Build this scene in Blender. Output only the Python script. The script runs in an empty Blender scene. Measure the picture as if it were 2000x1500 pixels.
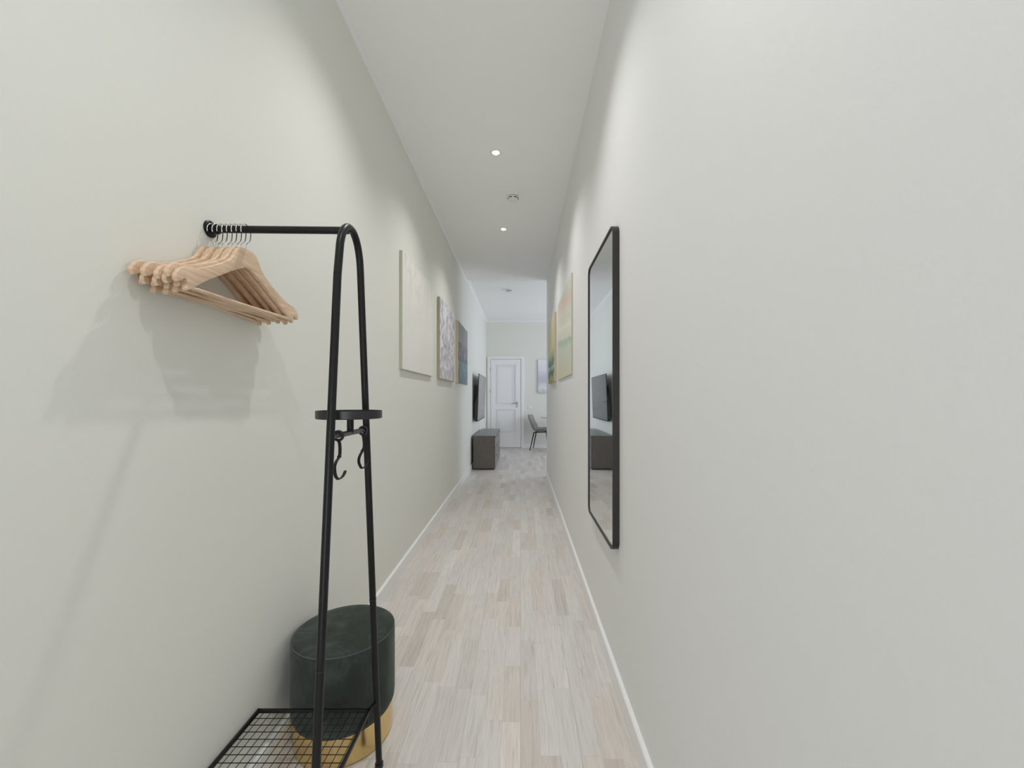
import bpy, bmesh, math, random
from mathutils import Vector, Matrix

PI = math.pi
random.seed(7)
S = bpy.context.scene
C = S.collection

# ------------------------------------------------------------------ camera, light, exposure
LEFT, RIGHT, HC, HF = -0.79, 0.386, 2.875, 2.945      # corridor walls, corridor and room ceiling heights
YC, YB, YR, XR = 6.0, 9.47, -2.2, 3.3                  # corridor end, far wall, rear wall, room right wall
EYE = 1.155
cd = bpy.data.cameras.new('camera'); cam = bpy.data.objects.new('camera', cd); C.objects.link(cam)
cam.location = (0, 0, EYE); cam.rotation_euler = (PI/2, 0, 0)
cd.sensor_width = 36; cd.lens = 14.4; cd.shift_x = -0.0082; cd.shift_y = 0.0135
cd.clip_start = 0.02; cd.clip_end = 60
S.camera = cam

w = bpy.data.worlds.new('world'); S.world = w; w.use_nodes = True
w.node_tree.nodes['Background'].inputs[0].default_value = (0.75, 0.85, 1.0, 1)
w.node_tree.nodes['Background'].inputs[1].default_value = 1.0

def area(name, loc, rot, sx, sy, power, col):
    l = bpy.data.lights.new(name, 'AREA'); l.shape = 'RECTANGLE'; l.size = sx; l.size_y = sy
    l.energy = power; l.color = col
    o = bpy.data.objects.new(name, l); C.objects.link(o); o.location = loc; o.rotation_euler = rot
    return o
# daylight through the living room window (right wall) ; added soft fill light behind the camera, no known source
area('daylight_room', (XR+0.25, 7.75, 1.55), (0, PI/2, 0), 1.9, 1.8, 60, (0.84, 0.90, 1.0))
area('fill_light_rear', (-0.2, YR-0.5, .75), (PI/2+math.radians(32), 0, 0), 1.0, 1.7, 26, (0.96, 0.98, 1.0))

LIGHT_Y = (0.2, 1.565, 2.867, 4.17)
DOWN_W, DOWN_COL = 33, (1.0, 0.985, 0.97)

S.view_settings.view_transform = 'Standard'; S.view_settings.look = 'None'
S.view_settings.exposure = 0.05; S.view_settings.gamma = 1; S.view_settings.use_curve_mapping = False
S.cycles.use_denoising = True
S.cycles.max_bounces = 16; S.cycles.diffuse_bounces = 10; S.cycles.glossy_bounces = 6
S.cycles.sample_clamp_indirect = 6

# ------------------------------------------------------------------ materials
def newmat(name, col, rough=0.5, metal=0.0, spec=0.5, **kw):
    m = bpy.data.materials.new(name); m.use_nodes = True
    b = m.node_tree.nodes['Principled BSDF']
    b.inputs['Base Color'].default_value = (*col, 1); b.inputs['Roughness'].default_value = rough
    b.inputs['Metallic'].default_value = metal; b.inputs['Specular IOR Level'].default_value = spec
    for k, v in kw.items(): b.inputs[k.replace('_', ' ')].default_value = v
    return m

class NT:
    """tiny node-graph helper"""
    def __init__(s, m): s.m = m; s.t = m.node_tree; s.b = s.t.nodes['Principled BSDF']
    def n(s, kind, **props):
        x = s.t.nodes.new(kind)
        for k, v in props.items(): setattr(x, k, v)
        return x
    def l(s, a, b): s.t.links.new(a, b)
    def coord(s): return s.n('ShaderNodeTexCoord').outputs['Object']
    def mapping(s, src, scale=(1,1,1), loc=(0,0,0)):
        x = s.n('ShaderNodeMapping'); x.inputs['Scale'].default_value = scale; x.inputs['Location'].default_value = loc
        s.l(src, x.inputs[0]); return x.outputs[0]
    def noise(s, vec, scale=5, detail=3, rough=.5, dist=0):
        x = s.n('ShaderNodeTexNoise'); x.inputs['Scale'].default_value = scale; x.inputs['Detail'].default_value = detail
        x.inputs['Roughness'].default_value = rough; x.inputs['Distortion'].default_value = dist
        s.l(vec, x.inputs['Vector']); return x.outputs['Fac']
    def math(s, op, a, b=None, c=None, clamp=False):
        x = s.n('ShaderNodeMath', operation=op, use_clamp=clamp)
        for i, v in enumerate((a, b, c)):
            if v is None: continue
            if isinstance(v, (int, float)): x.inputs[i].default_value = v
            else: s.l(v, x.inputs[i])
        return x.outputs[0]
    def ramp(s, fac, stops, mode='LINEAR'):
        x = s.n('ShaderNodeValToRGB'); cr = x.color_ramp; cr.interpolation = mode
        while len(cr.elements) > 1: cr.elements.remove(cr.elements[-1])
        cr.elements[0].position = stops[0][0]; cr.elements[0].color = (*stops[0][1], 1)
        for p, c in stops[1:]:
            e = cr.elements.new(p); e.color = (*c, 1)
        s.l(fac, x.inputs[0]); return x.outputs['Color']
    def mix(s, fac, a, b, mode='MIX'):
        x = s.n('ShaderNodeMix', data_type='RGBA', blend_type=mode)
        for i, v in ((0, fac), (6, a), (7, b)):
            if isinstance(v, (int, float)): x.inputs[i].default_value = v
            elif isinstance(v, tuple): x.inputs[i].default_value = (*v, 1)
            else: s.l(v, x.inputs[i])
        return x.outputs[2]
    def sep(s, v):
        x = s.n('ShaderNodeSeparateXYZ'); s.l(v, x.inputs[0]); return x.outputs
    def comb(s, a, b, c):
        x = s.n('ShaderNodeCombineXYZ')
        for i, v in enumerate((a, b, c)):
            if isinstance(v, (int, float)): x.inputs[i].default_value = v
            else: s.l(v, x.inputs[i])
        return x.outputs[0]
    def bump(s, h, strength=.2, dist=.002):
        x = s.n('ShaderNodeBump'); x.inputs['Strength'].default_value = strength; x.inputs['Distance'].default_value = dist
        s.l(h, x.inputs['Height']); s.l(x.outputs[0], s.b.inputs['Normal'])
    def color(s, c): s.l(c, s.b.inputs['Base Color'])

def wall_mat(name, col, rough=.6):
    m = newmat(name, col, rough, spec=.35); t = NT(m)
    v = t.coord()
    big = t.noise(v, 1.3, 2)
    t.color(t.mix(big, tuple(c*.985 for c in col), tuple(min(1, c*1.015) for c in col)))
    t.bump(t.noise(v, 160, 3, .6), .22, .0012)
    return m
M = {}
M['wall_green_tint'] = wall_mat('wall_paint_green_tint', (.765, .772, .722))  # copy of the wall paint with the green cast of shade put into it
M['wall_right'] = wall_mat('wall_paint_warm_white', (.805, .806, .806))
M['ceiling'] = wall_mat('ceiling_paint', (.90, .90, .895), .75)
M['white'] = newmat('white_gloss_paint', (.86, .86, .865), .32)
M['white_plastic'] = newmat('white_plastic', (.82, .82, .8), .4)
M['dark_slot'] = newmat('dark_plastic', (.03, .03, .03), .6)
M['black_metal'] = newmat('black_powder_coat', (.006, .006, .007), .36, spec=.32)
M['black_frame'] = newmat('black_brushed_frame', (.022, .019, .017), .45)
M['mirror'] = newmat('mirror_silver', (.86, .88, .88), .01, 1.0)
M['chrome'] = newmat('chrome_wire', (.72, .72, .72), .16, 1.0)
M['gold'] = newmat('brushed_brass', (.80, .60, .28), .24, 1.0)
M['nickel'] = newmat('satin_nickel', (.45, .44, .42), .35, 1.0)
M['screen'] = newmat('tv_screen_gloss', (.014, .015, .020), .06, spec=1.0)
M['tv_body'] = newmat('tv_body_black', (.012, .012, .013), .4)
M['plastic_black'] = newmat('black_plastic', (.015, .015, .015), .5)
M['table_top'] = newmat('table_top_pale', (.62, .58, .52), .35)
M['canvas_edge'] = newmat('canvas_edge_cream', (.66, .62, .50), .8)

m = newmat('ottoman_velvet', (.022, .035, .028), .85, spec=.2, Sheen_Weight=.35, Sheen_Roughness=.4); t = NT(m)
m.node_tree.nodes['Principled BSDF'].inputs['Sheen Tint'].default_value = (.40, .48, .44, 1)
v = t.coord()
t.color(t.ramp(t.noise(t.mapping(v, (1, 1, .6)), 11, 4, .6, .6), [(.25, (.024, .029, .024)), (.5, (.036, .043, .037)), (.75, (.066, .082, .074))]))
t.bump(t.noise(v, 900, 2), .25, .0008); M['velvet'] = m

m = newmat('hanger_wood', (.62, .43, .27), .42); t = NT(m); v = t.coord()
g = t.noise(t.mapping(v, (60, 6, 60)), 2.2, 4, .6, .4)
t.color(t.ramp(g, [(.25, (.54, .37, .235)), (.55, (.70, .515, .36)), (.8, (.80, .635, .48))])); M['wood'] = m

m = newmat('grey_brown_veneer', (.10, .088, .075), .4); t = NT(m); v = t.coord()
g = t.noise(t.mapping(v, (30, 30, 2)), 2, 4, .6, .3)
t.color(t.ramp(g, [(.2, (.105, .090, .077)), (.8, (.15, .131, .113))])); M['chest'] = m

m = newmat('grey_upholstery', (.20, .19, .185), .9); t = NT(m); v = t.coord()
t.color(t.ramp(t.noise(v, 90, 3), [(.3, (.25, .24, .235)), (.7, (.36, .35, .345))])); M['fabric_grey'] = m

# parquet: narrow staves running down the corridor, each its own tone
m = newmat('whitewashed_oak_parquet', (.5, .46, .42), .42, spec=.4); t = NT(m); v = t.coord()
x, y, z = t.sep(v)
SW = .0655
u = t.math('DIVIDE', x, SW); col_id = t.math('FLOOR', u); uf = t.math('FRACT', u)
wn = t.n('ShaderNodeTexWhiteNoise', noise_dimensions='1D'); t.l(col_id, wn.inputs['W'])
bl = t.math('ADD', t.math('MULTIPLY', wn.outputs['Value'], .20), .27)          # stave length
vv = t.math('ADD', t.math('DIVIDE', y, bl), t.math('MULTIPLY', wn.outputs['Value'], 37.7))
row_id = t.math('FLOOR', vv); vf = t.math('FRACT', vv)
wc = t.n('ShaderNodeTexWhiteNoise', noise_dimensions='2D'); t.l(t.comb(col_id, row_id, 0), wc.inputs['Vector'])
r1 = wc.outputs['Value']; r2 = t.sep(wc.outputs['Color'])
base = t.ramp(r1, [(0, (.595, .545, .515)), (.10, (.64, .60, .575)), (.35, (.675, .64, .62)), (.62, (.695, .665, .65)), (.88, (.71, .685, .67)), (1, (.76, .735, .71))])
tint = t.ramp(r2[1], [(0, (1.0, .955, .90)), (.3, (1, .985, .965)), (1, (.985, 1, 1))])
base = t.mix(1.0, base, tint, 'MULTIPLY')
off = t.math('MULTIPLY', r2[2], 40)
gv = t.comb(t.math('ADD', t.math('MULTIPLY', x, 60), off), t.math('ADD', t.math('MULTIPLY', y, 2.6), off), off)
grain = t.noise(gv, 1.6, 5, .62, .9)
gcol = t.ramp(grain, [(.30, (.78, .76, .745)), (.46, (.95, .945, .94)), (.7, (1.05, 1.05, 1.05))])
base = t.mix(.9, base, gcol, 'MULTIPLY')
fine = t.noise(t.comb(t.math('MULTIPLY', x, 420), t.math('ADD', t.math('MULTIPLY', y, 9), off), 0), 1, 2, .5)
base = t.mix(.5, base, t.ramp(fine, [(.35, (.86, .85, .84)), (.6, (1.05, 1.05, 1.05))]), 'MULTIPLY')
kn = t.n('ShaderNodeTexVoronoi'); kn.inputs['Scale'].default_value = 3.1; t.l(t.comb(x, t.math('MULTIPLY', y, .6), 0), kn.inputs['Vector'])
knot = t.math('LESS_THAN', kn.outputs['Distance'], .022)
base = t.mix(t.math('MULTIPLY', knot, .55), base, (.20, .16, .13))
gap = t.math('MAXIMUM', t.math('LESS_THAN', uf, .014), t.math('LESS_THAN', t.math('MULTIPLY', vf, bl), .0012))
u3 = t.math('FRACT', t.math('DIVIDE', x, SW*3)); gap3 = t.math('LESS_THAN', u3, .008)
base = t.mix(t.math('MULTIPLY', gap, .28), base, (.28, .25, .22))
base = t.mix(t.math('MULTIPLY', gap3, .35), base, (.22, .2, .18))
t.color(base)
t.l(t.math('ADD', t.math('MULTIPLY', grain, .16), .34), t.b.inputs['Roughness'])
t.bump(t.math('SUBTRACT', grain, t.math('MULTIPLY', gap, .8)), .12, .0006); M['floor'] = m

# ------------------------------------------------------------------ mesh helpers
def bx(bm, lo, hi):
    x0, y0, z0 = lo; x1, y1, z1 = hi
    v = [bm.verts.new(p) for p in ((x0,y0,z0),(x1,y0,z0),(x1,y1,z0),(x0,y1,z0),(x0,y0,z1),(x1,y0,z1),(x1,y1,z1),(x0,y1,z1))]
    fs = [(3,2,1,0),(4,5,6,7),(0,1,5,4),(1,2,6,5),(2,3,7,6),(3,0,4,7)]
    return [bm.faces.new([v[i] for i in f]) for f in fs]
def bvl_box(bm, lo, hi, r, seg=3):
    b2 = bmesh.new(); bx(b2, lo, hi)
    bmesh.ops.bevel(b2, geom=list(b2.edges), offset=r, segments=seg, profile=.5, affect='EDGES')
    me = bpy.data.meshes.new('t'); b2.to_mesh(me); b2.free(); bm.from_mesh(me); bpy.data.meshes.remove(me)
def tube(bm, pts, r, seg=14, closed=False, caps=True):
    pts = [Vector(p) for p in pts]; n = len(pts)
    rs = r if isinstance(r, (list, tuple)) else [r]*n
    rings = []; prev = None
    for i, p in enumerate(pts):
        if closed: d = (pts[(i+1) % n]-pts[i-1])
        else: d = pts[min(i+1, n-1)]-pts[max(i-1, 0)]
        d.normalize()
        if prev is None:
            a = Vector((0, 0, 1)) if abs(d.z) < .9 else Vector((1, 0, 0))
            nx = d.cross(a).normalized()
        else:
            nx = (prev - d*prev.dot(d)).normalized()
        prev = nx; ny = d.cross(nx)
        rings.append([bm.verts.new(p + (nx*math.cos(2*PI*k/seg)+ny*math.sin(2*PI*k/seg))*rs[i]) for k in range(seg)])
    m_ = n if closed else n-1
    for i in range(m_):
        a, b = rings[i], rings[(i+1) % n]
        for k in range(seg):
            bm.faces.new((a[k], a[(k+1) % seg], b[(k+1) % seg], b[k]))
    if caps and not closed:
        bm.faces.new(rings[0][::-1]); bm.faces.new(rings[-1])
def lathe(bm, prof, seg=64, c=(0, 0, 0), axis='Z'):
    rings = []
    for r, z in prof:
        if r < 1e-6: rings.append([bm.verts.new((0, 0, z))])
        else: rings.append([bm.verts.new((r*math.cos(2*PI*k/seg), r*math.sin(2*PI*k/seg), z)) for k in range(seg)])
    for a, b in zip(rings, rings[1:]):
        for k in range(seg):
            k2 = (k+1) % seg
            if len(a) == 1 and len(b) == 1: continue
            if len(a) == 1: bm.faces.new((a[0], b[k2], b[k]))
            elif len(b) == 1: bm.faces.new((a[k], a[k2], b[0]))
            else: bm.faces.new((a[k], a[k2], b[k2], b[k]))
    vs = [v for r in rings for v in r]
    if axis == 'X': bmesh.ops.transform(bm, matrix=Matrix.Rotation(PI/2, 4, 'Y'), verts=vs)
    bmesh.ops.translate(bm, vec=Vector(c), verts=vs)
def prism(bm, outline, t0, t1, plane='YZ'):
    """extrude a 2-D outline (y,z) along x"""
    def P(a, b, t):
        return {'YZ': (t, a, b), 'XZ': (a, t, b), 'XY': (a, b, t)}[plane]
    A = [bm.verts.new(P(a, b, t0)) for a, b in outline]; B = [bm.verts.new(P(a, b, t1)) for a, b in outline]
    n = len(A)
    bm.faces.new(A); bm.faces.new(B[::-1])
    for i in range(n): bm.faces.new((A[i], B[i], B[(i+1) % n], A[(i+1) % n]))
def rrect(w0, h0, w1, h1, r, n=8):
    out = []
    for cx, cy, a0 in ((w1-r, h1-r, 0), (w0+r, h1-r, PI/2), (w0+r, h0+r, PI), (w1-r, h0+r, 1.5*PI)):
        for i in range(n+1):
            a = a0 + PI/2*i/n; out.append((cx+r*math.cos(a), cy+r*math.sin(a)))
    return out
def smooth_path(pts, n=6):
    pts = [Vector(p) for p in pts]; out = []
    P = [pts[0]*2-pts[1]] + pts + [pts[-1]*2-pts[-2]]
    for i in range(1, len(P)-2):
        for k in range(n):
            s = k/n
            out.append(.5*((2*P[i]) + (-P[i-1]+P[i+1])*s + (2*P[i-1]-5*P[i]+4*P[i+1]-P[i+2])*s*s + (-P[i-1]+3*P[i]-3*P[i+1]+P[i+2])*s**3))
    out.append(pts[-1]); return out
def obj(name, bm, mat, parent=None, smooth=None, loc=None):
    bmesh.ops.recalc_face_normals(bm, faces=list(bm.faces))
    me = bpy.data.meshes.new(name); bm.to_mesh(me); bm.free(); me.materials.append(mat)
    o = bpy.data.objects.new(name, me); C.objects.link(o)
    if smooth is not None:
        for p in me.polygons: p.use_smooth = True
        if smooth > 0: me.set_sharp_from_angle(angle=math.radians(smooth))
    if loc:
        me.transform(Matrix.Translation(-Vector(loc))); o.location = loc
    if parent:
        o.parent = parent
        pl = Vector((0, 0, 0)); q = parent
        while q: pl += q.location; q = q.parent
        o.location = Vector(o.location) - pl
    return o
def thing(name, label, cat, loc=(0, 0, 0), group=None, kind=None):
    o = bpy.data.objects.new(name, None); C.objects.link(o); o.location = loc; o.empty_display_size = .1
    if label: o['label'] = label
    if cat: o['category'] = cat
    if group: o['group'] = group
    if kind: o['kind'] = kind
    return o
def struct(name, bm, mat, smooth=None):
    o = obj(name, bm, mat, None, smooth); o['kind'] = 'structure'; return o

# ------------------------------------------------------------------ the setting
T = .15
bm = bmesh.new(); bx(bm, (LEFT-T, YR-T, -.1), (XR+T, YB+T, 0)); struct('floor', bm, M['floor'])
bm = bmesh.new(); bx(bm, (LEFT-T, YR-T, 0), (LEFT, YB+T, HF)); struct('wall_left', bm, M['wall_green_tint'])
bm = bmesh.new(); bx(bm, (RIGHT, YR-T, 0), (RIGHT+T, YC, HC)); struct('wall_right', bm, M['wall_right'])
bm = bmesh.new(); bx(bm, (RIGHT+T, YC-T, 0), (XR, YC, HF)); struct('wall_return', bm, M['wall_right'])
bm = bmesh.new(); bx(bm, (LEFT, YB, 0), (XR, YB+T, HF)); struct('wall_far', bm, M['wall_green_tint'])
bm = bmesh.new()                                                   # corridor ceiling, lower than the room's by one step
bx(bm, (LEFT-T, YR-T, HC), (RIGHT+T, YC, HF+.12)); bx(bm, (LEFT-T, YC, HF), (XR+T, YB+T, HF+.12))
struct('ceiling', bm, M['ceiling'])
# room right wall with its window opening
WY0, WY1, WZ0, WZ1 = 6.8, 8.7, .65, 2.45
bm = bmesh.new()
bx(bm, (XR, YC-T, 0), (XR+T, WY0, HF)); bx(bm, (XR, WY1, 0), (XR+T, YB+T, HF))
bx(bm, (XR, WY0, 0), (XR+T, WY1, WZ0)); bx(bm, (XR, WY0, WZ1), (XR+T, WY1, HF)); struct('wall_room_right', bm, M['wall_right'])
def window(name, mk):
    e = thing(name, None, None, kind='structure'); mk(e); return e
def w1(e):
    bm = bmesh.new()
    for a, b in (((XR+.03, WY0, WZ0), (XR+.09, WY0+.06, WZ1)), ((XR+.03, WY1-.06, WZ0), (XR+.09, WY1, WZ1)),
                 ((XR+.03, WY0, WZ0), (XR+.09, WY1, WZ0+.06)), ((XR+.03, WY0, WZ1-.06), (XR+.09, WY1, WZ1)),
                 ((XR+.03, 7.71, WZ0), (XR+.09, 7.79, WZ1))): bx(bm, a, b)
    obj('window_frame', bm, M['white'], e)
    bm = bmesh.new(); bx(bm, (XR-.12, WY0-.05, WZ0-.03), (XR+.03, WY1+.05, WZ0)); obj('window_sill', bm, M['white'], e)
window('window_1', w1)
# unseen rear wall; its opening is added to let the fill light in
EX0, EX1, EZ = -.72, .32, 2.6
bm = bmesh.new()
bx(bm, (LEFT, YR-T, 0), (EX0, YR, HC)); bx(bm, (EX1, YR-T, 0), (RIGHT, YR, HC)); bx(bm, (EX0, YR-T, EZ), (EX1, YR, HC))
struct('wall_rear', bm, M['wall_right'])
def w2(e):
    bm = bmesh.new(); y0, y1 = YR-.1, YR-.04
    bx(bm, (EX0, y0, 0), (EX0+.05, y1, EZ)); bx(bm, (EX1-.05, y0, 0), (EX1, y1, EZ))
    bx(bm, (EX0, y0, 0), (EX1, y1, .1)); bx(bm, (EX0, y0, EZ-.05), (EX1, y1, EZ)); bx(bm, (EX0, y0, 2.05), (EX1, y1, 2.11))
    obj('window_frame', bm, M['white'], e)  # frame of the added opening, not a known window
window('added_rear_opening', w2)

# baseboards, with an eased top edge
def base_outline(x, s, h=.082, t=.015):
    return [(x, 0), (x+s*t, 0), (x+s*t, h-.004), (x+s*(t-.004), h), (x, h)]
bm = bmesh.new(); prism(bm, base_outline(LEFT, 1), YR, YB, 'XZ'); struct('baseboard_left', bm, M['white'])
bm = bmesh.new(); prism(bm, base_outline(RIGHT, -1), YR, YC+.015, 'XZ'); struct('baseboard_right', bm, M['white'])
bm = bmesh.new(); prism(bm, [(YB, 0), (YB-.015, 0), (YB-.015, .078), (YB-.011, .082), (YB, .082)], .084, XR, 'YZ'); struct('baseboard_far', bm, M['white'])
# thin cove where left wall meets ceiling; room cornice
def cove(h, x, s, r):
    return [(x, h), (x+s*r, h)] + [(x+s*r*(1-math.sin(a)), h-r*(1-math.cos(a))) for a in (PI/8, PI/4, 3*PI/8, PI/2)]
bm = bmesh.new(); prism(bm, cove(HC, LEFT, 1, .020), YR, YC, 'XZ'); struct('trim_1', bm, M['white'])
bm = bmesh.new(); prism(bm, cove(HF, LEFT, 1, .036), YC, YB, 'XZ'); struct('trim_2', bm, M['white'])
bm = bmesh.new(); prism(bm, [(b, z) for b, z in [(YB, HF), (YB-.036, HF)] + [(YB-.036*(1-math.sin(a)), HF-.036*(1-math.cos(a))) for a in (PI/8, PI/4, 3*PI/8, PI/2)]], LEFT, XR, 'YZ'); struct('trim_3', bm, M['white'])

# two-panel white door in the far wall
d = thing('door_1', None, None, kind='structure', loc=(-.335, YB, 0))
bm = bmesh.new(); y0 = YB-.036
bx(bm, (-.756, y0, 0), (-.690, YB, 2.11)); bx(bm, (.020, y0, 0), (.083, YB, 2.11)); bx(bm, (-.690, y0, 2.048), (.020, YB, 2.11))
obj('casing', bm, M['white'], d)
def panel(bm, xa, xb, za, zb, y):
    n = .012
    for k, (o0, o1, dy) in enumerate(((0, .012, .007), (.028, .036, .004))):
        xx0, xx1, z0, z1 = xa+o0, xb-o0, za+o0, zb-o0; wd = o1-o0
        bx(bm, (xx0, y-dy, z0), (xx0+wd, y, z1)); bx(bm, (xx1-wd, y-dy, z0), (xx1, y, z1))
        bx(bm, (xx0+wd, y-dy, z0), (xx1-wd, y, z0+wd)); bx(bm, (xx0+wd, y-dy, z1-wd), (xx1-wd, y, z1))
bm = bmesh.new(); ly = YB-.026; bx(bm, (-.682, YB-.0005, .012), (.012, YB, 2.040))
PN = ((1.005, 1.915), (.355, .885)); pa, pb = -.565, -.115
bx(bm, (-.682, ly, .012), (pa, YB-.0005, 2.040)); bx(bm, (pb, ly, .012), (.012, YB-.0005, 2.040))
for z0_, z1_ in ((.012, .355), (.885, 1.005), (1.915, 2.040)): bx(bm, (pa, ly, z0_), (pb, YB-.0005, z1_))
leaf = obj('door_leaf', bm, M['white'], d)
for za, zb in PN:
    bm = bmesh.new(); q = .018
    bx(bm, (pa+q, YB-.012, za+q), (pb-q, YB-.0005, zb-q)); panel(bm, pa+.034, pb-.034, za+.034, zb-.034, YB-.012)
    obj('door_panel', bm, M['white'], leaf)
bm = bmesh.new(); bvl_box(bm, (-.105, YB-.036, 1.005), (-.052, YB-.024, 1.058), .003)
tube(bm, [(-.078, YB-.036, 1.031), (-.078, YB-.071, 1.031), (-.085, YB-.076, 1.031), (-.20, YB-.076, 1.031)], .009, 10); obj('door_handle', bm, M['nickel'], leaf, 40)
bm = bmesh.new(); bvl_box(bm, (-.100, YB-.034, .940), (-.056, YB-.024, .984), .003); obj('lock_rosette', bm, M['nickel'], leaf)
for z in (.25, 1.31, 1.81):
    bm = bmesh.new(); tube(bm, [(-.686, YB-.038, z-.04), (-.686, YB-.038, z+.04)], .009, 10); obj('hinge', bm, M['nickel'], d, 40)

# ------------------------------------------------------------------ ceiling fittings
M['lamp'] = newmat('led_lamp_face', (1, 1, 1), .5)
b = M['lamp'].node_tree.nodes['Principled BSDF']; b.inputs['Emission Color'].default_value = (1, .98, .95, 1); b.inputs['Emission Strength'].default_value = 9
lab = {2.867: 'recessed round ceiling downlight, the bigger and nearer of the two lit in view',
       4.17: 'recessed round ceiling downlight just beyond the corridor smoke detector, the smaller lit one',
       1.565: 'recessed ceiling downlight above the clothes rack, over the top of the picture',
       .2: 'recessed ceiling downlight overhead of the camera, outside the picture',
       -1.05: 'recessed ceiling downlight near the entrance behind the camera, outside the picture'}
for y in LIGHT_Y:
    X = -.172
    e = thing('recessed_downlight', lab[y], 'ceiling light', (X, y, HC), 'recessed downlights along the corridor ceiling')
    bm = bmesh.new(); lathe(bm, [(.025, -.0), (.025, -.005), (.034, -.006), (.040, -.003), (.040, 0)], 48, (X, y, HC)); obj('trim_ring', bm, M['white_plastic'], e, 40)
    bm = bmesh.new(); lathe(bm, [(0, -.0045), (.024, -.0045), (.025, -.002), (.025, 0), (0, 0)], 48, (X, y, HC)); obj('lamp_face', bm, M['lamp'], e, 40)
    l = bpy.data.lights.new('downlight_beam', 'SPOT'); l.energy = DOWN_W; l.color = DOWN_COL; l.spot_size = math.radians(126); l.spot_blend = 1.0; l.shadow_soft_size = .024
    lo = bpy.data.objects.new('downlight_beam', l); C.objects.link(lo); lo.parent = e; lo.location = (0, 0, -.036)

def detector(X, y, h, R, label):
    e = thing('smoke_detector', label, 'smoke detector', (X, y, h), 'ceiling smoke detectors')
    bm = bmesh.new(); lathe(bm, [(0, 0), (R, 0), (R, -.010), (R*.96, -.014), (R*.62, -.014), (0, -.014)], 48, (X, y, h)); obj('base_plate', bm, M['white_plastic'], e, 35)
    bm = bmesh.new(); lathe(bm, [(0, -.014), (R*.84, -.014), (R*.84, -.0185), (0, -.0185)], 48, (X, y, h))
    obj('shadow_gap', bm, M['dark_slot'], e, 35)
    bm = bmesh.new(); lathe(bm, [(0, -.0185), (R*.92, -.0185), (R*.92, -.025), (R*.76, -.038), (R*.45, -.042), (0, -.043)], 48, (X, y, h)); obj('cover', bm, M['white_plastic'], e, 35)
    bm = bmesh.new()
    for k in range(6):
        a0 = k*PI/3; n = 8; rows = []
        for i in range(n+1):
            a = a0 + (i/n-.5)*.80; row = []
            for r_, z_ in ((R*.900, -.0275), (R*.835, -.0335), (R*.80, -.033), (R*.865, -.027)):
                row.append(bm.verts.new((X+r_*math.cos(a), y+r_*math.sin(a), h+z_)))
            rows.append(row)
        for A_, B_ in zip(rows, rows[1:]):
            for q in range(4): bm.faces.new((A_[q], A_[(q+1) % 4], B_[(q+1) % 4], B_[q]))
        bm.faces.new(rows[0][::-1]); bm.faces.new(rows[-1])
    obj('vent_slots', bm, M['dark_slot'], e)
detector(-.0625, 3.48, HC, .052, 'white round smoke detector on the corridor ceiling between the two lit downlights')
detector(-.18, 6.78, HF, .058, 'white round smoke detector on the far room ceiling beyond the corridor')

# ------------------------------------------------------------------ clothes rack (wall-fixed rail, A-shaped legs)
AX = -.4425
rk = thing('clothes_rack', 'black metal clothes rack with A-shaped legs fixed to the left wall, hangers on its rail', 'clothes rack', (AX, 1.067, 0))
ZT = EYE + .449 - .0
near = [(AX, .8535, .004), (AX, .9775, EYE+.24)]
arch = [(AX, 1.0005, EYE+.352), (AX, 1.0075, EYE+.386), (AX, 1.0225, EYE+.4165), (AX, 1.045, EYE+.435), (AX, 1.0665, EYE+.440), (AX, 1.089, EYE+.435), (AX, 1.1105, EYE+.4165), (AX, 1.1255, EYE+.386), (AX, 1.1325, EYE+.352)]
nb = (AX, .991, EYE+.30); fb = (AX, 1.138, EYE+.30)
farl = [(AX, 1.1425, EYE+.24), (AX, 1.2825, .004)]
bm = bmesh.new(); tube(bm, smooth_path([nb]+arch+[fb], 5), .0095, 18); obj('arch_tube', bm, M['black_metal'], rk, 40)
jn = Vector((AX, .918, .52+.0)); 
bm = bmesh.new(); a = Vector(nb); b_ = Vector((AX, .854, .0)); jt = a.lerp(b_, .62)
tube(bm, [a, b_], .0095, 18); leg1 = obj('leg', bm, M['black_metal'], rk, 40)
bm = bmesh.new(); tube(bm, [jt, jt.lerp(b_, .004)], .0101, 18); obj('joint_collar', bm, M['plastic_black'], leg1, 40)
bm = bmesh.new(); a2 = Vector(fb); b2_ = Vector((AX, 1.283, 0)); jt2 = a2.lerp(b2_, .62)
tube(bm, [a2, b2_], .0095, 18); leg2 = obj('leg', bm, M['black_metal'], rk, 40)
bm = bmesh.new(); tube(bm, [jt2, jt2.lerp(b2_, .004)], .0101, 18); obj('joint_collar', bm, M['plastic_black'], leg2, 40)
for p, pp in ((b_, leg1), (b2_, leg2)):
    bm = bmesh.new(); tube(bm, [(p.x, p.y, 0), (p.x, p.y, .012)], .0125, 18); obj('rubber_foot', bm, M['plastic_black'], pp, 40)
ZR, YRL = EYE+.4286, 1.041
bm = bmesh.new(); tube(bm, [(LEFT+.004, YRL, ZR), (AX, 1.052, ZR+.001)], .0092, 20); obj('hanging_rail', bm, M['black_metal'], rk, 40)
bm = bmesh.new(); lathe(bm, [(0, 0), (.021, 0), (.021, .004), (.0185, .006), (.0125, .007), (.0125, .022), (0, .022)], 32, (LEFT, YRL, ZR), 'X'); obj('wall_flange', bm, M['black_metal'], rk, 35)
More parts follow.
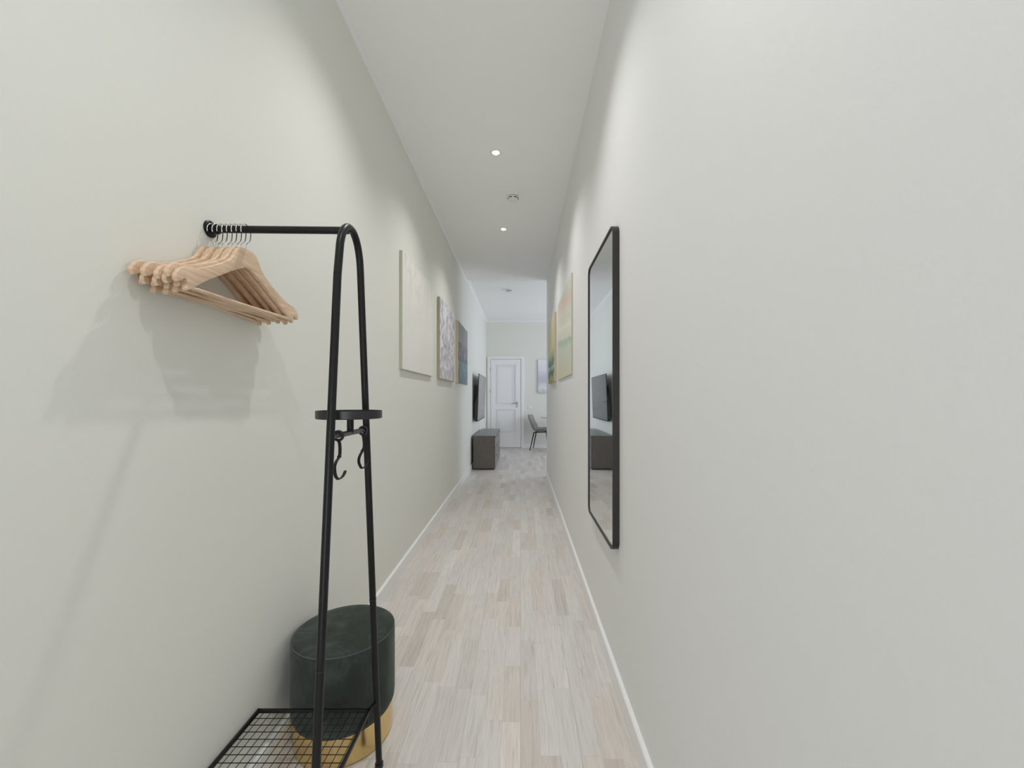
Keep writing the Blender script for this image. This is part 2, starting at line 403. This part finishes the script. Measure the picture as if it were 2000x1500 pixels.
# cross bar, post, round tray
def legy(z, far):
    a, b = (a2, b2_) if far else (Vector(nb), b_)
    s = (a.z-z)/(a.z-b.z); return a.lerp(b, s)
ZB = EYE-.091
bm = bmesh.new(); tube(bm, [legy(ZB, 0), legy(ZB, 1)], .0068, 16); obj('cross_bar', bm, newmat('grey_steel_bar', (.10, .095, .11), .3, .4), rk, 40)
bm = bmesh.new(); tube(bm, [(AX, 1.0655, ZB), (AX, 1.0655, EYE-.050)], .0085, 16); obj('tray_post', bm, M['black_metal'], rk, 40)
bm = bmesh.new(); TZ = EYE-.0535
lathe(bm, [(0, 0), (.079, 0), (.0805, .0015), (.0805, .0205), (.0785, .0205), (.0775, .004), (0, .004)], 72, (AX-.002, 1.0655, TZ)); obj('round_tray', bm, newmat('black_satin_metal', (.016, .016, .017), .38), rk, 35)
# wire shelf
SZ = EYE-.930
sx0, sx1, sy0, sy1 = -.7865, -.4480, .900, 1.228
bm = bmesh.new()
for lo, hi in (((sx0, sy0, SZ-.010), (sx1, sy0+.009, SZ)), ((sx0, sy1-.009, SZ-.010), (sx1, sy1, SZ)), ((sx0, sy0, SZ-.010), (sx0+.009, sy1, SZ)), ((sx1-.009, sy0, SZ-.010), (sx1, sy1, SZ))):
    bvl_box(bm, lo, hi, .0012, 1)
shf = obj('shelf_frame', bm, M['black_metal'], rk)
bm = bmesh.new()
y = sy0+.026
while y < sy1-.012: tube(bm, [(sx0+.004, y, SZ-.004), (sx1-.004, y, SZ-.004)], .0011, 6); y += .0243
xx = sx0+.0235
while xx < sx1-.012: tube(bm, [(xx, sy0+.004, SZ-.006), (xx, sy1-.004, SZ-.006)], .0011, 6); xx += .0215
obj('wire_grid', bm, M['black_metal'], shf)
for zz, far, yy in ((SZ, 0, sy0+.004), (SZ, 1, sy1-.004)):
    bm = bmesh.new(); lp = legy(SZ-.004, far)
    tube(bm, [(sx1-.004, yy, SZ-.005), (AX, lp.y, SZ-.005)], .0055, 10)
    bvl_box(bm, (sx1-.012, yy-.006, SZ-.045), (sx1-.006, yy+.006, SZ-.002), .001, 1)
    obj('shelf_bracket', bm, M['black_metal'], rk, 40)

# two S-shaped accessory hooks on the cross bar
def shook(yc, label, yaw, pts, ringr=.0125):
    p = legy(ZB, 0); X, Z = AX, ZB
    e = thing('hanging_hook', label, 'hook', (X, yc, Z), 'coat hooks on the rack cross bar')
    bm = bmesh.new(); rp = [(X, yc+math.cos(0)*0, Z)]
    ring = [(X+ringr*.86*math.cos(a), yc, Z-.0015+ringr*.86*math.sin(a)) for a in [2*PI*i/28 for i in range(28)]]
    tube(bm, ring, .0035, 10, closed=True); obj('ring', bm, M['plastic_black'], e, 60)
    bm = bmesh.new(); R = Matrix.Rotation(yaw, 3, 'Z')
    path = smooth_path([Vector((X, yc, Z)) + R @ Vector((px, 0, pz)) for px, pz in pts], 6)
    n = len(path)
    # flat steel strap
    wv = R @ Vector((0, 1, 0)); rings = []
    for i, q in enumerate(path):
        dd = (path[min(i+1, n-1)]-path[max(i-1, 0)]).normalized(); nn = dd.cross(wv).normalized()
        hw = .0045 if i < n-3 else .0038; ht = .0011
        rings.append([bm.verts.new(q+wv*sx*hw+nn*sy*ht) for sx, sy in ((-1,-1),(1,-1),(1,1),(-1,1))])
    for A, B in zip(rings, rings[1:]):
        for k in range(4): bm.faces.new((A[k], A[(k+1)%4], B[(k+1)%4], B[k]))
    bm.faces.new(rings[0][::-1]); bm.faces.new(rings[-1])
    obj('hook_strap', bm, M['black_metal'], e, 40)
    bm = bmesh.new(); q = Vector((X, yc, Z)) + R @ Vector((pts[3][0], 0, pts[3][1]))
    bvl_box(bm, (q.x-.004, q.y-.004, q.z-.003), (q.x+.004, q.y+.004, q.z+.003), .001, 1); obj('rivet', bm, M['plastic_black'], e)
s1 = [(.001, -.012), (.004, -.024), (.0045, -.040), (.0025, -.052), (-.006, -.064), (-.011, -.076), (-.011, -.088), (-.0075, -.101), (.001, -.107), (.011, -.101), (.0175, -.092), (.020, -.085)]
shook(.996, 'black S-shaped coat hook on the cross bar beside the near leg, the lower-hanging one', -.30, s1)
s2 = [(.0, -.012), (.003, -.027), (.004, -.045), (-.002, -.058), (-.0095, -.069), (-.0145, -.080), (-.015, -.092), (-.0075, -.105), (-.001, -.107), (.0065, -.103), (.0135, -.094), (.018, -.083)]
shook(1.1516, 'black S-shaped coat hook on the cross bar beside the far leg, the smaller higher one', -.4, s2)

# ------------------------------------------------------------------ wooden hangers
up = [(0, 0), (.020, -.001), (.032, -.007), (.043, -.021), (.053, -.037), (.066, -.049), (.095, -.066), (.130, -.084), (.160, -.097), (.178, -.101), (.195, -.104), (.209, -.112), (.2175, -.124), (.2185, -.134),
      (.213, -.139), (.204, -.136), (.197, -.129), (.190, -.129), (.1865, -.135), (.190, -.142), (.1935, -.149), (.190, -.1525)]
low = [(.175, -.144), (.14, -.120), (.10, -.0965), (.06, -.0735), (.03, -.058), (.012, -.050)]
half = up + low
outline = half + [(0, -.0475)] + [(-a, b) for a, b in half[:0:-1]]
NB = (0, 1.036, EYE+.376)
def make_hanger(label):
    e = thing('clothes_hanger', label, 'hanger', (0, 0, 0), 'wooden hangers on the rack rail')
    b2 = bmesh.new(); prism(b2, outline, -.0050, .0050, 'YZ')
    # bend the shoulders slightly
    bmesh.ops.triangulate(b2, faces=[f for f in b2.faces if len(f.verts) > 4])
    for v_ in b2.verts: v_.co.x += .10*v_.co.y**2
    be = [ed for ed in b2.edges if len(ed.link_faces) == 2 and ed.calc_face_angle(0) > 1.2 and abs(ed.verts[0].co.x-ed.verts[1].co.x) < .008]
    bmesh.ops.bevel(b2, geom=be, offset=.0011, segments=2, affect='EDGES', profile=.5)
    obj('wooden_body', b2, M['wood'], e, 50)
    bm = bmesh.new(); tube(bm, [(.10*.189**2, -.189, -.143), (.002, 0, -.1435), (.10*.189**2, .189, -.143)], .0046, 12); obj('trouser_bar', bm, M['wood'], e, 60)
    bm = bmesh.new()
    cz = (ZR+.0092-.017) - NB[2]; r = .0185
    pts = [(0, 0, -.01), (0, 0, .006), (0, .0015, .013), (0, .008, .0195), (0, .0155, .028)]
    pts += [(0, .005*0 + r*math.cos(a), cz+r*math.sin(a)) for a in [math.radians(q) for q in (-12, 10, 35, 60, 90, 120, 150, 175, 200)]]
    tube(bm, smooth_path(pts, 4), .0014, 8); obj('hook', bm, M['chrome'], e, 60)
    return e
names = ['pale wooden hanger with chrome hook, first from the wall, touching the rail flange',
         'pale wooden hanger with chrome hook, second from the wall on the black rail',
         'pale wooden hanger with chrome hook, third from the wall on the black rail',
         'pale wooden hanger with chrome hook, fourth from the wall on the black rail',
         'pale wooden hanger with chrome hook, fifth from the wall, fourth from the outermost',
         'pale wooden hanger with chrome hook, sixth from the wall, third from the outermost',
         'pale wooden hanger with chrome hook, seventh from the wall, just behind the outermost',
         'pale wooden hanger with chrome hook, outermost of the row and farthest from the wall']
hx = [-.7795, -.7675, -.7555, -.7435, -.7315, -.7195, -.7075, -.6955]
pitch = [-2.6, 1.6, -1.8, 2.4, -.6, 1.2, -1.6, .4]
yaw = [0, .2, .35, .45, .6, .7, .85, 1.1]
proto = None
def dup(root):
    r = root.copy(); C.objects.link(r)
    for ch in list(root.children):
        c = ch.copy(); C.objects.link(c); c.parent = r
    return r
for i in range(8):
    if proto is None: h = proto = make_hanger(names[0])
    else: h = dup(proto)
    h['label'] = names[i]
    # swing about the rail: pivot at the rail axis height
    p = math.radians(pitch[i]); L = ZR - NB[2]
    h.location = (hx[i], 1.038 + L*math.sin(p), ZR - L*math.cos(p))
    h.rotation_euler = (p, 0, -math.radians(yaw[i]))

# ------------------------------------------------------------------ velvet ottoman on a brass base
PX, PY, PR = -.6105, 1.4236, .1645
e = thing('round_ottoman', 'round dark green velvet ottoman with brass base behind the clothes rack by the left wall', 'ottoman', (PX, PY, 0))
bm = bmesh.new(); H = .365
prof = [(0, .092), (.150, .092), (.158, .096), (.1645, .107), (.1665, .125), (.1668, .23), (.1665, .335), (.1655, .345), (.1660, .3465), (.1655, .349), (.163, .3525), (.158, .357), (.148, .361), (.12, .3645), (.06, .3665), (0, .367)]
lathe(bm, prof, 96, (PX, PY, 0)); obj('velvet_seat', bm, M['velvet'], e, 60)
bm = bmesh.new(); ring = [(PX+.1640*math.cos(2*PI*i/96), PY+.1640*math.sin(2*PI*i/96), .3505) for i in range(96)]
tube(bm, ring, .0018, 8, closed=True); obj('piping', bm, newmat('velvet_piping', (.075, .09, .082), .8), e, 60)
bm = bmesh.new(); lathe(bm, [(0, .003), (.157, .003), (.158, .004), (.158, .094), (0, .094)], 96, (PX, PY, 0)); obj('brass_base', bm, M['gold'], e, 35)
bm = bmesh.new(); lathe(bm, [(0, 0), (.154, 0), (.154, .0035), (0, .0035)], 64, (PX, PY, 0)); obj('base_rim', bm, M['plastic_black'], e, 35)

# ------------------------------------------------------------------ wall mirror
MY0, MY1, MZ0, MZ1, MX = 1.595, 2.182, EYE-.602, EYE+.682, .3595
e = thing('wall_mirror', 'tall rounded rectangular mirror in a thin black frame on the right wall', 'mirror', (RIGHT, (MY0+MY1)/2, MZ0))
bm = bmesh.new()
o1 = rrect(MY0, MZ0, MY1, MZ1, .042, 10); o2 = rrect(MY0+.007, MZ0+.007, MY1-.007, MZ1-.007, .035, 10)
def ringv(o, x): return [bm.verts.new((x, a, b)) for a, b in o]
A, B, Cc, D = ringv(o1, RIGHT), ringv(o1, MX), ringv(o2, MX), ringv(o2, MX+.006)
for P_, Q_ in ((A, B), (B, Cc), (Cc, D)):
    n = len(P_)
    for i in range(n): bm.faces.new((P_[i], P_[(i+1) % n], Q_[(i+1) % n], Q_[i]))
bm.faces.new(A)
obj('mirror_frame', bm, M['black_frame'], e, 35)
bm = bmesh.new(); prism(bm, o2, MX+.005, MX+.010, 'YZ'); obj('mirror_glass', bm, M['mirror'], e)

# ------------------------------------------------------------------ canvases
def art_mat(name, build, rough=.75):
    m = newmat(name, (.8, .8, .8), rough); t = NT(m); build(t, t.coord()); return m
# object coordinates: origin at canvas lower near corner of its front, local y along the wall, z up
def art_cream(t, v):
    x, y, z = t.sep(v)
    st = t.noise(t.mapping(v, (1, 26, 3.2)), 1.6, 4, .6, 1.6)
    lines = t.ramp(st, [(.38, (.55, .53, .49)), (.46, (.78, .77, .73)), (.6, (.82, .81, .77))])
    wash = t.ramp(t.noise(v, 4, 3), [(.3, (.79, .785, .75)), (.7, (.83, .82, .79))])
    up_ = t.math('MULTIPLY', t.math('SUBTRACT', z, .30), 2.2, clamp=True)
    t.color(t.mix(t.math('MULTIPLY', up_, .8), wash, lines))
def art_mosaic(t, v):
    x, y, z = t.sep(v)
    vo = t.n('ShaderNodeTexVoronoi'); vo.inputs['Scale'].default_value = 1; t.l(t.comb(0, t.math('MULTIPLY', y, 26), t.math('MULTIPLY', z, 19)), vo.inputs['Vector'])
    r = t.sep(vo.outputs['Color'])[0]
    c = t.ramp(r, [(0, (.36, .35, .46)), (.2, (.62, .60, .70)), (.4, (.80, .79, .80)), (.6, (.66, .54, .57)), (.75, (.42, .46, .52)), (.88, (.84, .83, .80)), (1, (.50, .50, .62))], 'CONSTANT')
    t.color(t.mix(.25, c, (.7, .69, .74)))
def art_reeds(t, v):
    x, y, z = t.sep(v)
    n = t.noise(v, 14, 4, .7)
    sky = t.ramp(z, [(0, (.17, .23, .28)), (.22, (.24, .32, .36)), (.36, (.33, .34, .37)), (.5, (.36, .355, .37)), (.77, (.32, .32, .34))])
    tx = t.ramp(n, [(.35, (.55, .62, .66)), (.6, (1.25, 1.25, 1.25))])
    low_ = t.math('MULTIPLY', t.math('SUBTRACT', .40, z), 6, clamp=True)
    c = t.mix(t.math('MULTIPLY', low_, .9), sky, t.mix(1.0, sky, tx, 'MULTIPLY'))
    reed = t.math('LESS_THAN', t.noise(t.mapping(v, (1, 30, 5)), 1.4, 3, .5, .6), .47)
    band = t.math('MULTIPLY', t.math('GREATER_THAN', z, .28), t.math('LESS_THAN', z, .52))
    t.color(t.mix(t.math('MULTIPLY', t.math('MULTIPLY', reed, band), .8), c, (.06, .06, .065)))
def art_wash(t, v):
    x, y, z = t.sep(v)
    n = t.noise(t.mapping(v, (1, 1.2, 2)), 3.2, 4, .55, .4)
    f = t.math('ADD', t.math('ADD', z, t.math('MULTIPLY', y, -.10)), t.math('MULTIPLY', t.math('SUBTRACT', n, .5), .10))
    c = t.ramp(t.math('DIVIDE', f, .76), [(0, (.60, .60, .42)), (.10, (.57, .60, .45)), (.26, (.55, .62, .49)), (.335, (.33, .46, .38)), (.36, (.42, .53, .44)), (.375, (.68, .67, .56)),
        (.46, (.72, .70, .56)), (.50, (.76, .76, .66)), (.56, (.66, .66, .55)), (.68, (.66, .65, .52)), (.76, (.70, .48, .42)), (.80, (.66, .50, .42)), (.86, (.60, .60, .48)), (1, (.72, .73, .62))])
    t.color(t.mix(.3, c, (.74, .73, .68)))
def art_hills(t, v):
    x, y, z = t.sep(v)
    n = t.noise(v, 7, 4, .6, .8)
    f = t.math('ADD', z, t.math('MULTIPLY', t.math('SUBTRACT', n, .5), .22))
    c = t.ramp(t.math('DIVIDE', f, .76), [(0, (.34, .30, .12)), (.07, (.40, .40, .22)), (.13, (.08, .16, .12)), (.19, (.12, .24, .20)), (.225, (.66, .70, .70)), (.25, (.12, .20, .17)), (.33, (.16, .30, .22)), (.39, (.38, .46, .30)), (.47, (.62, .60, .38)), (.7, (.66, .62, .42)), (1, (.70, .67, .52))])
    t.color(c)
def art_lavender(t, v):
    x, y, z = t.sep(v)
    n = t.noise(v, 4.5, 4, .6, .8)
    f = t.math('ADD', z, t.math('MULTIPLY', t.math('SUBTRACT', n, .5), .35))
    t.color(t.ramp(t.math('DIVIDE', f, .77), [(0, (.52, .58, .58)), (.15, (.74, .77, .78)), (.35, (.52, .53, .60)), (.5, (.60, .55, .68)), (.7, (.74, .72, .78)), (1, (.80, .81, .84))]))
def canvas(y0, y1, z0, z1, side, th, art, label, edge):
    wallx = LEFT if side < 0 else RIGHT; d = -side
    fx = wallx + d*th
    e = thing('wall_canvas', label, 'painting', (wallx, (y0+y1)/2, z0), 'canvases on the corridor walls')
    bm = bmesh.new(); bvl_box(bm, (min(wallx, fx-d*.0012), y0, z0), (max(wallx, fx-d*.0012), y1, z1), .0015, 1); obj('stretched_frame', bm, edge, e)
    bm = bmesh.new(); bx(bm, (min(fx-d*.0015, fx), y0+.0015, z0+.0015), (max(fx-d*.0015, fx), y1-.0015, z1-.0015)); obj('painted_face', bm, art, e, loc=(fx, y0, z0))
pale = newmat('canvas_side_pale_olive', (.50, .49, .38), .8); gold_e = newmat('canvas_side_gold', (.58, .49, .34), .6); brn = newmat('canvas_side_tan', (.40, .36, .27), .7)
canvas(2.673, 3.60, EYE+.188, EYE+.965, -1, .021, art_mat('cream_grass_canvas', art_cream), 'large cream canvas with faint grass strokes, nearest on the left wall', pale)
canvas(3.880, 4.720, EYE+.185, EYE+.960, -1, .029, art_mat('mosaic_canvas', art_mosaic), 'canvas of small lavender, pink and white patches, middle of three on the left wall', brn)
canvas(5.020, 5.895, EYE+.183, EYE+.950, -1, .029, art_mat('reeds_canvas', art_reeds), 'grey and teal canvas with dark reeds, farthest on the left wall', gold_e)
canvas(3.020, 4.10, EYE+.175, EYE+.925, 1, .011, art_mat('wash_canvas', art_wash), 'pale green and pink washed canvas on the right wall beyond the mirror', pale)
canvas(4.370, 5.20, EYE+.178, EYE+.920, 1, .029, art_mat('hills_canvas', art_hills), 'yellow and dark green canvas with gold edge, farthest on the right wall', gold_e)
e = thing('wall_canvas', 'white and lavender canvas on the far wall above the dining chair', 'painting', (.85, YB, EYE+.11))
bm = bmesh.new(); bvl_box(bm, (.405, YB-.028, EYE+.110), (1.30, YB, EYE+.880), .0015, 1); obj('stretched_frame', bm, newmat('canvas_side_grey', (.38, .42, .42), .8), e)
m_l = art_mat('lavender_canvas', art_lavender)
bm = bmesh.new(); bx(bm, (.4065, YB-.0295, EYE+.1115), (1.2985, YB-.027, EYE+.8785)); obj('painted_face', bm, m_l, e, loc=(.405, YB-.029, EYE+.11))

# ------------------------------------------------------------------ television
TY0, TY1 = 6.75, 8.13
e = thing('television', 'wall-mounted flat black television tilted slightly down above the drawer chest', 'television', (LEFT, (TY0+TY1)/2, EYE))
top, bot = EYE+.400, EYE-.392
fx = lambda z: -.708 + (z-bot)/(top-bot)*.027
bm = bmesh.new()
sec = [(fx(bot), bot), (fx(top), top), (fx(top)-.012, top), (fx(top)-.016, top-.30), (fx(bot)-.045, bot+.28), (fx(bot)-.045, bot+.02), (fx(bot)-.03, bot)]
prism(bm, sec, TY0, TY1, 'XZ'); obj('body', bm, M['tv_body'], e)
bm = bmesh.new(); k = .008
prism(bm, [(fx(bot+k)-.002, bot+k+.008), (fx(top-k)-.002, top-k), (fx(top-k)+.0015, top-k), (fx(bot+k)+.0015, bot+k+.008)], TY0+k, TY1-k, 'XZ'); obj('screen', bm, M['screen'], e)
bm = bmesh.new(); bx(bm, (LEFT+.001, 7.1, EYE-.28), (LEFT+.013, 7.8, EYE+.22))
for y in (7.2, 7.66): bx(bm, (LEFT+.01, y, EYE-.27), (-.735, y+.04, EYE-.05))
obj('wall_bracket', bm, M['tv_body'], e)

# ------------------------------------------------------------------ chest of drawers
e = thing('drawer_chest', 'low grey-brown drawer chest below the television at the left wall', 'chest of drawers', (-.58, 7.33, 0))
CX0, CX1, CY0, CY1, CZ = -.757, -.404, 6.557, 8.10, .548
bm = bmesh.new(); bx(bm, (CX0+.02, CY0+.012, 0), (CX1-.02, CY1-.012, .03)); obj('plinth', bm, M['dark_slot'], e)
bm = bmesh.new(); bvl_box(bm, (CX0, CY0, .022), (CX1-.018, CY1, CZ-.02), .002, 1); obj('body', bm, M['chest'], e)
bm = bmesh.new(); bvl_box(bm, (CX0, CY0-.002, CZ-.02), (CX1+.002, CY1+.002, CZ), .002, 1); obj('top_board', bm, newmat('chest_top', (.14, .135, .135), .3), e)
for j in range(2):
    for i in range(3):
        ya = CY0+.006 + j*(CY1-CY0)/2; yb = ya + (CY1-CY0)/2-.012; za = .030 + i*.165
        bm = bmesh.new(); bvl_box(bm, (CX1-.018, ya, za), (CX1, yb, za+.158), .002, 1); dr = obj('drawer', bm, newmat('drawer_front', (.13, .12, .125), .28) if (i+j) == 0 else bpy.data.materials['drawer_front'], e)
        bm = bmesh.new(); bvl_box(bm, (CX1-.002, ya+.25, za+.140), (CX1+.010, yb-.25, za+.148), .001, 1); obj('handle', bm, M['nickel'], dr)

# ------------------------------------------------------------------ dining chair and table
X0, Y0 = .16, 9.15
e = thing('dining_chair', 'grey upholstered dining chair with black legs beside the white door', 'chair', (.40, Y0, 0))
prof = [(.150, .780, .165), (.158, .755, .195), (.178, .69, .215), (.205, .61, .225), (.232, .53, .228), (.262, .465, .228), (.31, .428, .228), (.38, .420, .230), (.46, .425, .232), (.54, .435, .230), (.60, .440, .222), (.640, .432, .205), (.655, .415, .18)]
bm = bmesh.new(); rows = []
for i, (px, pz, hw) in enumerate(prof):
    row = []
    for k in range(13):
        s = -1 + 2*k/12
        bowl = abs(s)**2.4
        sx_ = .055*bowl if i < 6 else 0
        sz_ = (.055 if 4 <= i <= 9 else .025)*bowl if i >= 4 else 0
        row.append(bm.verts.new((px+sx_, Y0+s*hw, pz+sz_)))
    rows.append(row)
for a, b in zip(rows, rows[1:]):
    for k in range(12): bm.faces.new((a[k], a[k+1], b[k+1], b[k]))
sh = obj('upholstered_shell', bm, M['fabric_grey'], e, 0)
mo = sh.modifiers.new('thick', 'SOLIDIFY'); mo.thickness = .035; mo.offset = 0
mo = sh.modifiers.new('sub', 'SUBSURF'); mo.levels = 2; mo.render_levels = 2
bm = bmesh.new()
for s in (-1, 1): tube(bm, [(.29, Y0+s*.13, .392), (.60, Y0+s*.13, .400)], .009, 8)
for x_ in (.31, .57): tube(bm, [(x_, Y0-.16, .394), (x_, Y0+.16, .394)], .009, 8)
obj('under_frame', bm, M['black_metal'], e, 60)
for x0_, x1_, s in ((.30, .215, -1), (.30, .215, 1), (.575, .625, -1), (.575, .625, 1)):
    bm = bmesh.new(); tube(bm, [(x0_, Y0+s*.15, .395), (x1_, Y0+s*.205, 0)], [.013, .009], 10); obj('leg', bm, M['black_metal'], e, 60)
e.location.x += .03; e.rotation_euler.z = -math.radians(12)
TX, TYc = .935, 8.74
e = thing('dining_table', 'round dining table edge showing beyond the corridor corner', 'table', (TX, TYc, 0))
bm = bmesh.new(); lathe(bm, [(0, .728), (.485, .728), (.50, .738), (.50, .744), (.494, .75), (0, .75)], 72, (TX, TYc, 0)); obj('table_top', bm, M['table_top'], e, 40)
bm = bmesh.new(); lathe(bm, [(0, 0), (.26, 0), (.26, .012), (.06, .03), (.04, .06), (.04, .70), (.10, .728), (0, .728)], 48, (TX, TYc, 0)); obj('pedestal', bm, M['black_metal'], e, 40)

# ------------------------------------------------------------------ light switch
e = thing('light_switch', 'small white square light switch on the far wall beside the door', 'light switch', (.213, YB, EYE-.22))
zc = EYE-.222
bm = bmesh.new(); bvl_box(bm, (.173, YB-.009, zc-.04), (.253, YB, zc+.04), .003, 2); obj('cover_plate', bm, M['white_plastic'], e)
bm = bmesh.new(); bvl_box(bm, (.186, YB-.0125, zc-.027), (.240, YB-.008, zc+.027), .002, 2); obj('rocker', bm, M['white_plastic'], e)
